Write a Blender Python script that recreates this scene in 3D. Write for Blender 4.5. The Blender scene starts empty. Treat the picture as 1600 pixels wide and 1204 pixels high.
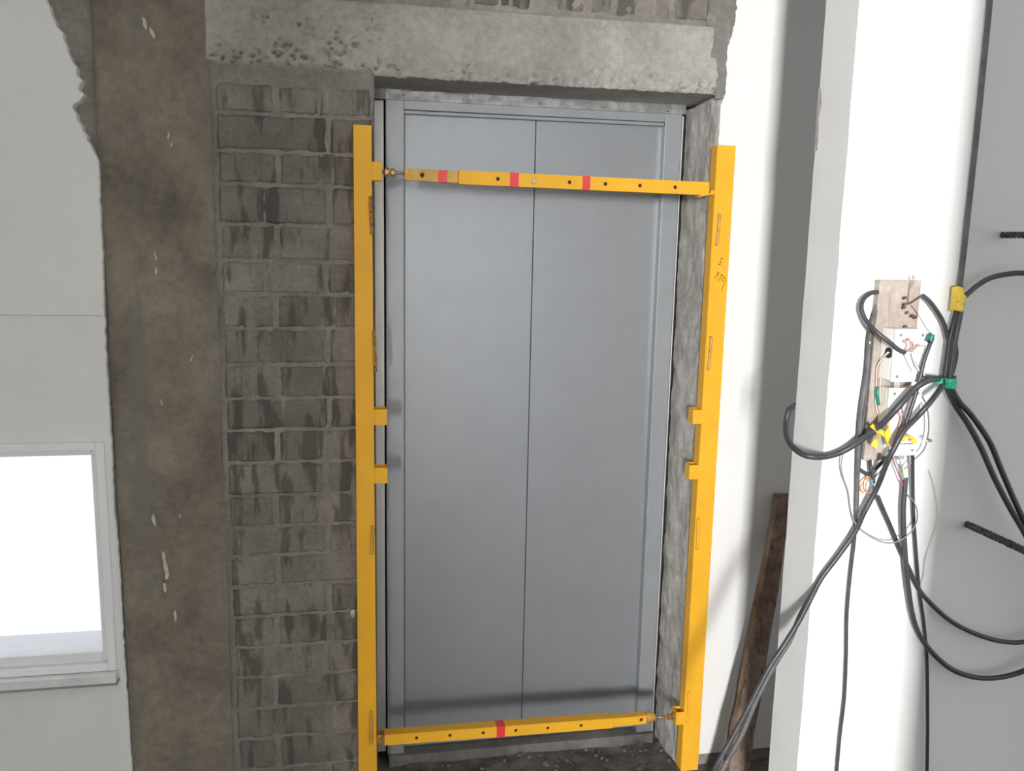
import bpy, math, random
from mathutils import Vector, Matrix, noise
random.seed(7)

# ------------------------------------------------------------------ camera
SC = bpy.context.scene
COL = SC.collection
CAM = Vector((-0.1683, -2.6273, 1.6635))
YAW, PITCH, ROLL, FPX = 0.1897, 0.1638, 0.0208, 1354.3
FWD = Vector((math.sin(YAW) * math.cos(PITCH), math.cos(YAW) * math.cos(PITCH), -math.sin(PITCH)))
_r0 = Vector((math.cos(YAW), -math.sin(YAW), 0))
_u0 = _r0.cross(FWD)
RGT = _r0 * math.cos(ROLL) + _u0 * math.sin(ROLL)
UPV = _u0 * math.cos(ROLL) - _r0 * math.sin(ROLL)
cd = bpy.data.cameras.new('camera')
cd.sensor_fit = 'HORIZONTAL'
cd.sensor_width = 36.0
cd.lens = FPX / 1600 * 36
cd.clip_start = 0.05
cam = bpy.data.objects.new('camera', cd)
COL.objects.link(cam)
M = Matrix.Identity(4)
for i in range(3):
    M[i][0], M[i][1], M[i][2], M[i][3] = RGT[i], UPV[i], -FWD[i], CAM[i]
cam.matrix_world = M
SC.camera = cam

# ------------------------------------------------------------------ sky, daylight, exposure
wd = bpy.data.worlds.new('overcast_sky')
SC.world = wd
wd.use_nodes = True
bgn = wd.node_tree.nodes['Background']
bgn.inputs['Color'].default_value = (0.93, 0.96, 1.0, 1)
bgn.inputs['Strength'].default_value = 1.25
ld = bpy.data.lights.new('daylight', 'AREA')
ld.shape = 'RECTANGLE'
ld.size, ld.size_y = 0.44, 0.8
ld.energy = 900
ld.color = (1.0, 0.985, 0.96)
lo = bpy.data.objects.new('daylight', ld)
COL.objects.link(lo)
lo.location = (-1.95, -8.0, 2.0)
lo.rotation_euler = (math.radians(90), 0, math.radians(-14))   # shines towards +Y
vs = SC.view_settings
vs.view_transform = 'Standard'
vs.look = 'None'
vs.gamma = 1
vs.use_curve_mapping = False
vs.exposure = 0.0


def at(px, py, Y):
    """a point of the photograph on the vertical plane at depth Y (metres)"""
    d = FWD + RGT * ((px - 800) / FPX) + UPV * ((602 - py) / FPX)
    return CAM + d * ((Y - CAM.y) / d.y)


# ------------------------------------------------------------------ mesh helpers
class MB:
    def __init__(s):
        s.v, s.f = [], []

    def quad(s, a, b, c, d):
        n = len(s.v)
        s.v += [Vector(a), Vector(b), Vector(c), Vector(d)]
        s.f.append((n, n + 1, n + 2, n + 3))

    def hexa(s, p):
        """eight corners: bottom ring (4), top ring (4)"""
        n = len(s.v)
        s.v += [Vector(q) for q in p]
        for f in ((0, 3, 2, 1), (4, 5, 6, 7), (0, 1, 5, 4), (1, 2, 6, 5), (2, 3, 7, 6), (3, 0, 4, 7)):
            s.f.append(tuple(n + i for i in f))
        return s

    def box(s, x0, x1, y0, y1, z0, z1):
        return s.hexa([(x0, y0, z0), (x1, y0, z0), (x1, y1, z0), (x0, y1, z0),
                       (x0, y0, z1), (x1, y0, z1), (x1, y1, z1), (x0, y1, z1)])

    def obox(s, c, ax, ay, az):
        c, ax, ay, az = map(Vector, (c, ax, ay, az))
        P = []
        for k in (-1, 1):
            for i, j in ((-1, -1), (1, -1), (1, 1), (-1, 1)):
                P.append(c + ax * i + ay * j + az * k)
        return s.hexa(P)

    def tube(s, pts, r, n=8, cap=True):
        pts = [Vector(p) for p in pts]
        rr = r if isinstance(r, (list, tuple)) else [r] * len(pts)
        T = []
        for i in range(len(pts)):
            a = pts[max(i - 1, 0)]
            b = pts[min(i + 1, len(pts) - 1)]
            T.append((b - a).normalized())
        up = Vector((0, 1, 0)) if abs(T[0].y) < .8 else Vector((0, 0, 1))
        u = T[0].cross(up).normalized()
        base = len(s.v)
        for i, p in enumerate(pts):
            u = (u - T[i] * u.dot(T[i])).normalized()
            w = T[i].cross(u)
            for k in range(n):
                a = 2 * math.pi * k / n
                s.v.append(p + (u * math.cos(a) + w * math.sin(a)) * rr[i])
        for i in range(len(pts) - 1):
            for k in range(n):
                a = base + i * n + k
                b = base + i * n + (k + 1) % n
                s.f.append((a, b, b + n, a + n))
        if cap:
            s.f.append(tuple(base + k for k in reversed(range(n))))
            e = base + (len(pts) - 1) * n
            s.f.append(tuple(e + k for k in range(n)))
        return s

    def grid(s, nu, nv, fn):
        b = len(s.v)
        for j in range(nv + 1):
            for i in range(nu + 1):
                s.v.append(Vector(fn(i / nu, j / nv)))
        for j in range(nv):
            for i in range(nu):
                a = b + j * (nu + 1) + i
                s.f.append((a, a + 1, a + nu + 2, a + nu + 1))
        return s

    def build(s, name, mat, parent=None, smooth=False, bevel=0, seg=2):
        L = root_loc(parent)
        me = bpy.data.meshes.new(name)
        me.from_pydata([tuple(v - L) for v in s.v], [], s.f)
        me.validate()
        me.update()
        o = bpy.data.objects.new(name, me)
        COL.objects.link(o)
        me.materials.append(mat)
        if smooth:
            me.polygons.foreach_set('use_smooth', [True] * len(me.polygons))
        if bevel:
            m = o.modifiers.new('bevel', 'BEVEL')
            m.width = bevel
            m.segments = seg
            m.limit_method = 'ANGLE'
        if parent:
            o.parent = parent
        return o


def root_loc(p):
    L = Vector((0, 0, 0))
    while p:
        L += p.location
        p = p.parent
    return L


def tag(o, label=None, cat=None, kind=None, group=None):
    for k, v in (('label', label), ('category', cat), ('kind', kind), ('group', group)):
        if v:
            o[k] = v
    return o


def thing(name, loc, label, cat, kind=None, group=None):
    o = bpy.data.objects.new(name, None)
    o.empty_display_size = .05
    COL.objects.link(o)
    o.location = loc
    return tag(o, label, cat, kind, group)


def interp(pl, t):
    """piecewise linear y(x) through sorted pairs"""
    if t <= pl[0][0]:
        return pl[0][1]
    for (a, x), (b, y) in zip(pl, pl[1:]):
        if t <= b:
            return x + (y - x) * (t - a) / (b - a)
    return pl[-1][1]


def nz(x, y, z, sc, oct=3):
    return noise.fractal(Vector((x, y, z)) * sc, 1.0, 2.0, oct)


def smooth_path(p, k=6):
    """Catmull-Rom through the points"""
    p = [Vector(q) for q in p]
    out = []
    for i in range(len(p) - 1):
        a, b, c, d = p[max(i - 1, 0)], p[i], p[i + 1], p[min(i + 2, len(p) - 1)]
        for j in range(k):
            t = j / k
            out.append(.5 * ((2 * b) + (c - a) * t + (2 * a - 5 * b + 4 * c - d) * t * t + (3 * b - a - 3 * c + d) * t ** 3))
    out.append(p[-1])
    return out


# ------------------------------------------------------------------ materials
def new_mat(name):
    m = bpy.data.materials.new(name)
    m.use_nodes = True
    return m, m.node_tree, m.node_tree.nodes['Principled BSDF']


def coords(nt, scale=(1, 1, 1)):
    tc = nt.nodes.new('ShaderNodeTexCoord')
    mp = nt.nodes.new('ShaderNodeMapping')
    mp.inputs['Scale'].default_value = scale
    nt.links.new(tc.outputs['Object'], mp.inputs['Vector'])
    return mp.outputs['Vector']


def noise_n(nt, vec, scale, detail=6, rough=.6):
    n = nt.nodes.new('ShaderNodeTexNoise')
    n.inputs['Scale'].default_value = scale
    n.inputs['Detail'].default_value = detail
    n.inputs['Roughness'].default_value = rough
    nt.links.new(vec, n.inputs['Vector'])
    return n.outputs['Fac']


def ramp(nt, fac, stops):
    r = nt.nodes.new('ShaderNodeValToRGB')
    e = r.color_ramp.elements
    while len(e) < len(stops):
        e.new(.5)
    for k, (p, c) in enumerate(stops):
        e[k].position = p
        e[k].color = (*c, 1) if len(c) == 3 else c
    nt.links.new(fac, r.inputs['Fac'])
    return r.outputs['Color']


def mix(nt, fac, a, b, mode='MIX'):
    m = nt.nodes.new('ShaderNodeMix')
    m.data_type = 'RGBA'
    m.blend_type = mode
    for sock, val in ((m.inputs['Factor'], fac), (m.inputs['A'] if False else m.inputs[6], a), (m.inputs[7], b)):
        if hasattr(val, 'default_value') or isinstance(val, bpy.types.NodeSocket):
            nt.links.new(val, sock)
        elif isinstance(val, (int, float)):
            sock.default_value = val
        else:
            sock.default_value = (*val, 1)
    return m.outputs[2]


def bump(nt, bsdf, h, strength, dist=.01):
    b = nt.nodes.new('ShaderNodeBump')
    b.inputs['Strength'].default_value = strength
    b.inputs['Distance'].default_value = dist
    nt.links.new(h, b.inputs['Height'])
    nt.links.new(b.outputs['Normal'], bsdf.inputs['Normal'])


def concrete(name, dark, mid, light, blotch=3.0, grain=60, rough=.93, bmp=.25, streak=None, vary=0, pits=None):
    m, nt, p = new_mat(name)
    v = coords(nt)
    big = noise_n(nt, v, blotch, 8, .62)
    c = ramp(nt, big, [(.3, dark), (.5, mid), (.7, light)])
    g = noise_n(nt, v, grain, 4, .7)
    c = mix(nt, .45, c, ramp(nt, g, [(.3, (.55, .55, .55)), (.7, (1.3, 1.3, 1.3))]), 'MULTIPLY')
    if streak:
        col, sc, lo, hi = streak
        sv = coords(nt, sc)
        s = noise_n(nt, sv, 1.0, 4, .55)
        c = mix(nt, ramp(nt, s, [(lo, (0, 0, 0)), (hi, (1, 1, 1))]), c, col)
    if pits:
        pv = noise_n(nt, v, pits[0], 3, .6)
        c = mix(nt, ramp(nt, pv, [(pits[1], (1, 1, 1)), (pits[1] + .05, (0, 0, 0))]), c, pits[2])
    if vary:
        oi = nt.nodes.new('ShaderNodeObjectInfo')
        c = mix(nt, 1.0, c, ramp(nt, oi.outputs['Random'], [(0, (1 - vary,) * 3), (1, (1 + vary,) * 3)]), 'MULTIPLY')
    nt.links.new(c, p.inputs['Base Color'])
    p.inputs['Roughness'].default_value = rough
    p.inputs['Specular IOR Level'].default_value = .25
    bump(nt, p, g, bmp, .006)
    return m


def plain(name, col, rough=.5, metal=0.0, var=.12, sc=20, bmp=0, chips=None, spec=.5):
    m, nt, p = new_mat(name)
    v = coords(nt)
    n = noise_n(nt, v, sc, 5, .6)
    a = tuple(max(0, x * (1 - var)) for x in col)
    b = tuple(x * (1 + var) for x in col)
    c = ramp(nt, n, [(.3, a), (.7, b)])
    if chips:
        cn = noise_n(nt, v, chips[0], 5, .6)
        c = mix(nt, ramp(nt, cn, [(chips[1], (0, 0, 0)), (chips[1] + .03, (1, 1, 1))]), c, chips[2])
    nt.links.new(c, p.inputs['Base Color'])
    p.inputs['Roughness'].default_value = rough
    p.inputs['Metallic'].default_value = metal
    p.inputs['Specular IOR Level'].default_value = spec
    if bmp:
        bump(nt, p, n, bmp, .004)
    return m


MT = {}
MT['column'] = concrete('column_concrete', (.15, .135, .112), (.235, .21, .174), (.30, .273, .23), 4.2, 45, bmp=.25,
                        streak=((.20, .19, .165), (9, 9, 1.2), .58, .72))
MT['render'] = concrete('cement_render', (.205, .191, .172), (.268, .252, .23), (.33, .313, .29), 5, 70, bmp=.35)
MT['brick'] = concrete('cement_block', (.18, .166, .148), (.235, .218, .197), (.285, .268, .245), 8, 90, bmp=.35,
                       streak=((.122, .112, .10), (24, 24, 5), .52, .60), vary=.14)
MT['lintel'] = concrete('lintel_concrete', (.28, .27, .252), (.375, .363, .343), (.46, .447, .425), 3.2, 60, bmp=.3,
                        pits=(48, .27, (.13, .122, .11)))
MT['damp'] = concrete('damp_mortar', (.16, .152, .14), (.21, .2, .188), (.27, .26, .245), 9, 60, bmp=.3)
MT['reveal'] = concrete('reveal_concrete', (.37, .36, .34), (.52, .505, .48), (.64, .625, .60), 11, 80, bmp=.4,
                        streak=((.36, .345, .32), (30, 30, 7), .56, .68))
MT['floor'] = concrete('floor_concrete', (.10, .092, .08), (.17, .158, .14), (.26, .245, .22), 14, 80, bmp=.6)
MT['white'] = plain('white_wall_paint', (.78, .785, .785), .75, var=.02, sc=4, bmp=.06, spec=.3)
MT['white_left'] = plain('left_wall_paint', (.80, .812, .805), .8, var=.025, sc=3, bmp=.06, spec=.3)
MT['ceiling'] = plain('ceiling_paint', (.78, .77, .75), .9, var=.04, sc=4)
MT['frame_white'] = plain('window_frame_white', (.88, .91, .94), .5, var=.02)
MT['marble'] = plain('sill_marble', (.78, .79, .80), .25, var=.12, sc=9)
MT['marble_shade'] = plain('sill_edge_shade', (.30, .33, .36), .5)  # dark tone for the shade under the sill edge
MT['steel'] = plain('silver_grey_paint', (.325, .348, .378), .42, .5, var=.03, sc=9, spec=.4)
MT['steel_jamb'] = plain('silver_jamb_paint', (.33, .352, .378), .46, .4, var=.05, sc=14, spec=.4)
MT['galv'] = plain('galvanised_steel', (.56, .58, .60), .36, .75, var=.4, sc=30)
MT['strip'] = plain('pale_steel', (.78, .775, .76), .42, .5, var=.04, sc=5)
MT['sill'] = concrete('dusty_steel_sill', (.11, .106, .098), (.155, .15, .14), (.215, .21, .198), 6, 40, .75, .1)
MT['dark'] = plain('hollow_shade', (.02, .022, .025), .8)  # near-black stands for shade inside the shaft, tubes and box hole
MT['yellow'] = plain('yellow_paint', (.82, .43, .03), .5, spec=.25, var=.07, sc=7, chips=(55, .705, (.20, .09, .02)))
MT['yellow_worn'] = plain('worn_yellow_paint', (.58, .33, .06), .55, var=.18, sc=30, chips=(120, .62, (.12, .06, .02)))
MT['rust'] = plain('rusty_yellow_steel', (.36, .19, .045), .7, var=.45, sc=90, chips=(150, .55, (.10, .05, .02)))
MT['brass'] = plain('rusty_nut', (.50, .27, .08), .45, .5, var=.3, sc=120)
MT['zinc'] = plain('zinc_rod', (.42, .40, .37), .4, .7, var=.3, sc=120)
MT['red_tape'] = plain('red_tape', (.75, .045, .055), .45, var=.06)
MT['marker'] = plain('brown_marker_ink', (.30, .075, .01), .8)
MT['wood'] = concrete('weathered_board', (.28, .235, .20), (.37, .32, .28), (.45, .40, .355), 12, 60, .85, .2,
                      streak=((.24, .2, .165), (60, 60, 5), .60, .72))
MT['timber'] = concrete('rough_timber', (.13, .085, .062), (.23, .165, .13), (.34, .26, .21), 16, 60, .85, .5,
                        streak=((.10, .065, .05), (70, 70, 4), .56, .68))
MT['grey_shadow_board'] = plain('grey_shadow_board', (.17, .165, .16), .8, var=.2, sc=10)  # grey carries some shadow along with the board
MT['plastic'] = plain('white_plastic', (.86, .855, .83), .35, var=.02)
MT['cream'] = plain('cream_plastic', (.80, .765, .66), .4, var=.05)
MT['cable'] = plain('black_cable', (.045, .047, .055), .42, var=.25, sc=40)
MT['cable_dusty'] = plain('dusty_cable', (.10, .10, .105), .6, var=.35, sc=35, chips=(60, .68, (.45, .44, .42)))
MT['yellow_tape'] = plain('yellow_tape', (.82, .57, .05), .45, var=.12, sc=60)
MT['green_tape'] = plain('green_tape', (.03, .45, .27), .35, var=.2, sc=60)
MT['teal_tape'] = plain('dark_green_tape', (.02, .16, .13), .4, var=.2)
MT['wire_white'] = plain('white_wire', (.70, .67, .62), .5, var=.06)
MT['wire_pink'] = plain('copper_pink_wire', (.50, .30, .26), .45, var=.2, sc=60)
MT['wire_orange'] = plain('orange_wire', (.70, .22, .06), .5)
MT['wire_blue'] = plain('blue_wire', (.16, .42, .62), .5)
MT['wire_red'] = plain('red_wire', (.62, .10, .14), .5)
MT['wire_yg'] = plain('yellow_green_wire', (.62, .72, .22), .5)
MT['wire_grey'] = plain('grey_wire', (.22, .21, .22), .5)
MT['screw'] = plain('rusty_screw', (.16, .085, .06), .6, .3, var=.3)
MT['rebar'] = concrete('rebar_steel', (.05, .045, .042), (.09, .082, .078), (.20, .19, .18), 60, 120, .7, .5)
MT['paint_dab'] = plain('white_paint_dab', (.55, .52, .46), .8, var=.25, sc=80)


def glass_mat():
    m = bpy.data.materials.new('window_glass')
    m.use_nodes = True
    nt = m.node_tree
    for n in list(nt.nodes):
        if n.type != 'OUTPUT_MATERIAL':
            nt.nodes.remove(n)
    out = [n for n in nt.nodes if n.type == 'OUTPUT_MATERIAL'][0]
    t = nt.nodes.new('ShaderNodeBsdfTransparent')
    g = nt.nodes.new('ShaderNodeBsdfGlossy')
    g.inputs['Roughness'].default_value = .05
    mx = nt.nodes.new('ShaderNodeMixShader')
    mx.inputs[0].default_value = .08
    nt.links.new(t.outputs[0], mx.inputs[1])
    nt.links.new(g.outputs[0], mx.inputs[2])
    nt.links.new(mx.outputs[0], out.inputs['Surface'])
    return m


MT['glass'] = glass_mat()

# ------------------------------------------------------------------ the setting
YW = -0.200            # face of the raw lift wall
TOP = 2.95
OX0, OX1, SOF = -0.095, 0.878, 2.090    # lift opening


def spaced(a, b, step):
    n = max(1, int(math.ceil((b - a) / step)))
    return [a + (b - a) * i / n for i in range(n + 1)]


def face_grid(mb, xs, zs, yf):
    b = len(mb.v)
    for z in zs:
        for x in xs:
            mb.v.append(Vector((x, yf(x, z), z)))
    n = len(xs)
    for j in range(len(zs) - 1):
        for i in range(n - 1):
            a = b + j * n + i
            mb.f.append((a, a + 1, a + n + 1, a + n))


# floor: level in the lobby, broken and lower inside the lift opening
fl = MB()
fx = spaced(-6, -.3, 1.0)[:-1] + spaced(-.3, 1.5, .018) + spaced(1.5, 5, 1.0)[1:]
fy = spaced(-9, -.7, 1.0)[:-1] + spaced(-.7, .12, .018)
b0 = len(fl.v)
for y in fy:
    for x in fx:
        z = -.004
        if -.35 < x < 1.55 and y > -.75:
            t = min(1, max(0, (y + .25) / .22))
            z += -.03 * t + .010 * nz(x, y, 0, 9, 4) + .006 * abs(nz(x, y, 3, 28, 3))
        fl.v.append(Vector((x, y, z)))
n = len(fx)
for j in range(len(fy) - 1):
    for i in range(n - 1):
        a = b0 + j * n + i
        fl.f.append((a, a + 1, a + n + 1, a + n))
tag(fl.build('floor', MT['floor'], smooth=True), 'rough grey concrete floor below the lift door', 'floor', 'structure')

# raw lift wall: cement render with blocks, column and lintel as parts
wf = MB()
XL = -3.0
face_grid(wf, spaced(XL, -1.2, .3)[:-1] + spaced(-1.2, OX0, .012), spaced(-.06, SOF + .02, .012),
          lambda x, z: YW + .004 + .0022 * nz(x, 0, z, 22, 4))
wf.box(XL, OX0, YW + .008, -.02, -.06, SOF + .02)
wf.box(XL, 3.0, YW + .008, 0.0, SOF + .02, TOP)
face_grid(wf, spaced(-.9, 1.2, .02), spaced(SOF + .02, TOP, .02), lambda x, z: YW + .004 + .002 * nz(x, 0, z, 22, 4))
wf.box(OX1 + .012, 3.0, YW, 0.0, -.06, SOF + .02)
wall_front = tag(wf.build('wall_front', MT['render']), 'raw cement and block wall around the lift opening', 'wall', 'structure')

# right reveal of the opening (cast face turned to the left)
rv = MB()


def rvf(u, v):
    y = YW - .002 + u * (.235)
    z = -.06 + v * (SOF + .05)
    d = .0045 * nz(y, 1, z, 16, 4) + (.004 if u < .25 else 0) * nz(y, 2, z, 40, 3)
    return (OX1 + d, y, z)


rv.grid(30, 240, rvf)
rv.box(OX1 + .008, OX1 + .03, YW - .001, .03, -.06, SOF + .02)
tag(rv.build('reveal', MT['reveal'], wall_front, smooth=True), 'rough concrete side of the lift opening')
# left edge of opening
lr = MB().grid(14, 160, lambda u, v: (OX0 + .003 * nz(u * .2, 5, v * 2.1, 20, 3), YW + .002 + u * .18, -.06 + v * (SOF + .06)))
lr.build('reveal', MT['render'], wall_front, smooth=True)

# column
cx0, cx1 = at(150, 150, YW).x, at(343, 560, YW).x
cm = MB()
face_grid(cm, spaced(cx0, cx1, .013), spaced(-.05, TOP - .01, .013),
          lambda x, z: YW - .012 + .0022 * nz(x, 7, z, 7, 4)
          + (.007 * max(0, 1 - min(x - cx0, cx1 - x) / .012)) + .002 * nz(x, 9, z, 40, 2))
cm.box(cx0 + .002, cx1 - .002, YW - .005, YW + .01, -.05, TOP - .01)
column = tag(cm.build('column', MT['column'], wall_front, smooth=True), 'brown stained concrete column')
for px, py, w, h, tilt in ((226, 36, 4, 10, .4), (238, 52, 4, 9, .5), (263, 212, 2, 7, .2), (268, 226, 1.6, 4, .2),
                           (243, 400, 2, 8, .05), (244, 423, 2.4, 6, -.05), (299, 560, 1.4, 6, 0), (252, 628, 2, 5, .3),
                           (240, 812, 4, 12, .15), (256, 870, 4, 10, .1), (259, 890, 5, 18, .1), (257, 918, 4, 10, .1),
                           (274, 962, 3, 12, -.15), (281, 806, 1.5, 4, 0)):
    c = at(px, py, YW - .0165)
    k = .00115
    mb = MB()
    ring = []
    for i in range(12):
        a = i / 12 * 2 * math.pi
        r = 1 + .35 * nz(math.cos(a), math.sin(a), px, 1.7, 2)
        dx, dz = math.cos(a) * w * k * r, math.sin(a) * h * k * r
        ring.append((c.x + dx - tilt * dz + .004 * nz(0, px, dz * 60, 1, 2), c.y, c.z + dz * 1.3))
    mb.v += [Vector(q) for q in ring] + [Vector((c.x, c.y - .001, c.z))]
    mb.f += [(i, (i + 1) % 12, 12) for i in range(12)]
    mb.build('paint_splash', MT['paint_dab'], column)

# lintel beam with a honeycombed lower edge
lx0, lx1 = cx1 - .012, at(1143, 90, YW).x
LT = at(760, 16, YW).z
ln = MB()
lxs = spaced(lx0, lx1, .0055)
NZ = 44


def lbot(x):
    b = SOF + .003 * nz(x, 0, 0, 14, 3) + .004 * nz(x, 3, 0, 60, 2)
    if x < OX0:
        b += .014 + .012 * nz(x, 5, 0, 10, 3)
    return b


def pit(x, z):
    d = z - lbot(x)
    k = max(0, 1 - d / (.17 if -.42 < x < OX0 + .02 else .06))
    if x > OX0 + .02:
        k *= .95
    f = noise.voronoi(Vector((x * 62, 1.3, z * 78)))[0]
    h = max(0, .45 - f[0]) * 2.2
    m = min(1.3, max(0, 2.6 * nz(x, 11, z, 14, 3) + .65))
    return min(.026, k * m * (.095 * h * h + .014 * h + .003))


b0 = len(ln.v)
for j in range(NZ + 1):
    for x in lxs:
        z = lbot(x) + (LT - lbot(x)) * (j / NZ)
        y = YW - .008 + .003 * nz(x, 2, z, 5, 3) + .0012 * nz(x, 8, z, 45, 3) + pit(x, z)
        if x > OX0:
            y -= .006 * max(0, 1 - (z - lbot(x)) / .05) * max(0, nz(x, 21, z, 55, 3) + .1)
        if j == 0:
            y += .004
        if j == NZ:
            y += .008
        ln.v.append(Vector((x, y, z)))
n = len(lxs)
for j in range(NZ):
    for i in range(n - 1):
        a = b0 + j * n + i
        ln.f.append((a, a + 1, a + n + 1, a + n))
# soffit
b1 = len(ln.v)
ys = spaced(YW, .04, .012)
for x in lxs:
    for k, y in enumerate(ys):
        ln.v.append(Vector((x, YW - .004 if k == 0 else y, (lbot(x) if k == 0 else SOF + .0025 * nz(x, y, 4, 12, 3)))))
nn = len(ys)
for i in range(n - 1):
    for k in range(nn - 1):
        a = b1 + i * nn + k
        ln.f.append((a, a + 1, a + nn + 1, a + nn))
ln.box(lx0, lx1 - .003, YW + .016, 0.02, SOF + .012, LT)
lintel = tag(ln.build('lintel', MT['lintel'], wall_front, smooth=True), 'grey cast lintel with honeycombed lower edge')
# damp mortar band at the lintel's right end
dm = MB()
zz = spaced(SOF - .012, TOP, .006)
b0 = 0
for z in zz:
    xl = at(1116 if z < LT else 1105, 100, YW).x - .012 + .016 * nz(3, 0, z, 14, 4) + (.018 if z < SOF + .1 else 0)
    xr = at(1160, 60, YW).x
    for i in range(8):
        x = xl + (xr - xl) * i / 7
        dm.v.append(Vector((x, YW - .0122 - .0012 * nz(x, 4, z, 50, 3) + (.006 if i == 0 else 0), z)))
for j in range(len(zz) - 1):
    for i in range(7):
        a = j * 8 + i
        dm.f.append((a, a + 1, a + 9, a + 8))
tag(dm.build('mortar_patch', MT['damp'], wall_front, smooth=True), 'darker mortar strip at the lintel end')

# blocks: running bond between column and opening
rows = [130, 180, 238, 290, 352, 408, 460, 513, 569, 622, 671, 722, 773, 821, 866, 913, 960, 1008, 1055, 1103, 1150, 1198, 1246]
zr = [at(450, y, YW).z for y in rows]


def block(x0, x1, z0, z1, sd, parent, proud=0.0, gro=True):
    mb = MB()
    xs = [x0, x0 + .006]
    k = max(3, int((x1 - x0) / .016))
    xs += [x0 + .006 + (x1 - x0 - .012) * i / k for i in range(1, k)] + [x1 - .006, x1]
    zs = [z0, z0 + .006, z0 + (z1 - z0) * .36, z0 + (z1 - z0) * .66, z1 - .006, z1]
    rnd = random.Random(sd)
    gs = set()
    if gro and k > 6:
        c0 = len(xs) // 2
        gs = {c0 - 1, c0 + 1} if rnd.random() < .7 else {c0 + rnd.randint(-2, 2)}
    nx = len(xs)
    tl = rnd.uniform(-.002, .002)
    for j, z in enumerate(zs):
        for i, x in enumerate(xs):
            edge = i in (0, nx - 1) or j in (0, 5)
            y = YW - .0015 - proud + tl + .0022 * nz(x, sd, z, 16, 3)
            if edge:
                y = YW + .0045
            elif i in gs:
                y += .0045
            jx = .007 * nz(x, sd + 1, z, 30, 2) if edge else 0
            jz = .006 * nz(x, sd + 2, z, 30, 2) if edge else 0
            mb.v.append(Vector((x + jx, y, z + jz)))
    for j in range(5):
        for i in range(nx - 1):
            a = j * nx + i
            mb.f.append((a, a + 1, a + nx + 1, a + nx))
    mb.build('brick', MT['brick'], parent)


sd = 0
for r in range(len(rows) - 1):
    z1, z0 = zr[r] - .004, zr[r + 1] + .004
    if r == 0:
        z1 -= .004
    jp = 431 + (r % 3) * 2 if r % 2 == 0 else 515 - (r % 3) * 3
    ym = (rows[r] + rows[r + 1]) / 2
    xa = cx1 + .012 + random.uniform(0, .006)
    xj = at(jp, ym, YW).x
    xb = OX0 - .006
    block(xa, xj - .007, z0, z1, sd, wall_front)
    block(xj + .007, xb, z0, z1, sd + 1, wall_front)
    sd += 2
# course above the lintel
xs_top = [at(p, 4, YW).x for p in (348, 480, 612, 660, 738, 832, 960, 1052, 1112)]
for i in range(len(xs_top) - 1):
    block(xs_top[i] + .007, xs_top[i + 1] - .007, LT + .012, LT + .11, 90 + i, wall_front, proud=-.003)
    block(xs_top[i] - .04, xs_top[i + 1] - .055, LT + .124, LT + .22, 110 + i, wall_front, proud=-.003)

# white dab of plaster on the blocks beside the post
c = at(551, 957, YW - .006)
mb = MB()
mb.grid(12, 8, lambda u, v: (c.x + math.cos(u * 6.283) * .007 * math.sin(v * 3.1416) * (1 + .4 * nz(math.cos(u * 6.283), math.sin(u * 6.283), v, 2, 2)),
                             c.y - .004 * math.cos(v * 1.5),
                             c.z + math.sin(u * 6.283) * .013 * math.sin(v * 3.1416)))
mb.build('plaster_dab', MT['paint_dab'], wall_front, smooth=True)

# left white plastered wall with a window, ragged right edge
edge_px = [(-40, 52), (0, 72), (60, 99), (100, 115), (106, 121), (112, 121), (120, 124), (143, 124), (146, 134), (152, 129),
           (158, 122), (165, 113), (172, 115), (178, 119), (190, 124), (205, 131), (212, 136), (218, 136), (224, 140),
           (240, 148), (252, 155), (300, 156), (420, 161), (560, 165), (700, 174), (800, 178), (830, 182), (900, 187),
           (1000, 192), (1100, 199), (1204, 206), (1290, 211)]
YP = YW - .019
epts = sorted((at(x, y, YP).z, at(x, y, YP).x) for y, x in edge_px)
WX0, WX1 = -2.05, at(158, 700, YP).x + .006
WZ1, WZ0 = at(150, 694, YP).z, at(150, 1041, YP).z
STEP = at(90, 492, YP).z
wl = MB()


def wall_strip(mb, z0, z1, xl, xr_fn, yf, yb, step=.007):
    zs = spaced(z0, z1, step)
    b = len(mb.v)
    for z in zs:
        xr = xr_fn(z)
        y = yf(z)
        mb.v += [Vector((xl, y, z)), Vector((xr - .03, y, z)), Vector((xr - .004, y + .0005, z)), Vector((xr, y + .003, z)), Vector((xr, yb, z))]
    for j in range(len(zs) - 1):
        for i in range(4):
            a = b + j * 5 + i
            mb.f.append((a, a + 1, a + 6, a + 5))


def edge_l(z):
    k = .0035 if z < 1.9 else .009
    return interp(epts, z) + k * nz(1, 0, z, 45, 4)


def y_l(z):
    return YP - (.006 if z > STEP else 0)


for z0, z1 in ((-.06, WZ0), (WZ1, STEP), (STEP + .0005, TOP)):
    wall_strip(wl, z0, z1, XL, edge_l, y_l, YW + .01)
wall_strip(wl, WZ0, WZ1, WX1, edge_l, y_l, YW + .01)
wl.box(XL, WX0, YP, -.02, WZ0, WZ1)
wl.quad((XL, YP - .006, STEP), (edge_l(STEP) - .006, YP - .006, STEP), (edge_l(STEP) - .006, YP, STEP), (XL, YP, STEP))
wall_left = tag(wl.build('wall_left', MT['white_left']), 'off-white plastered wall with ragged edge beside the column', 'wall', 'structure')

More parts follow.
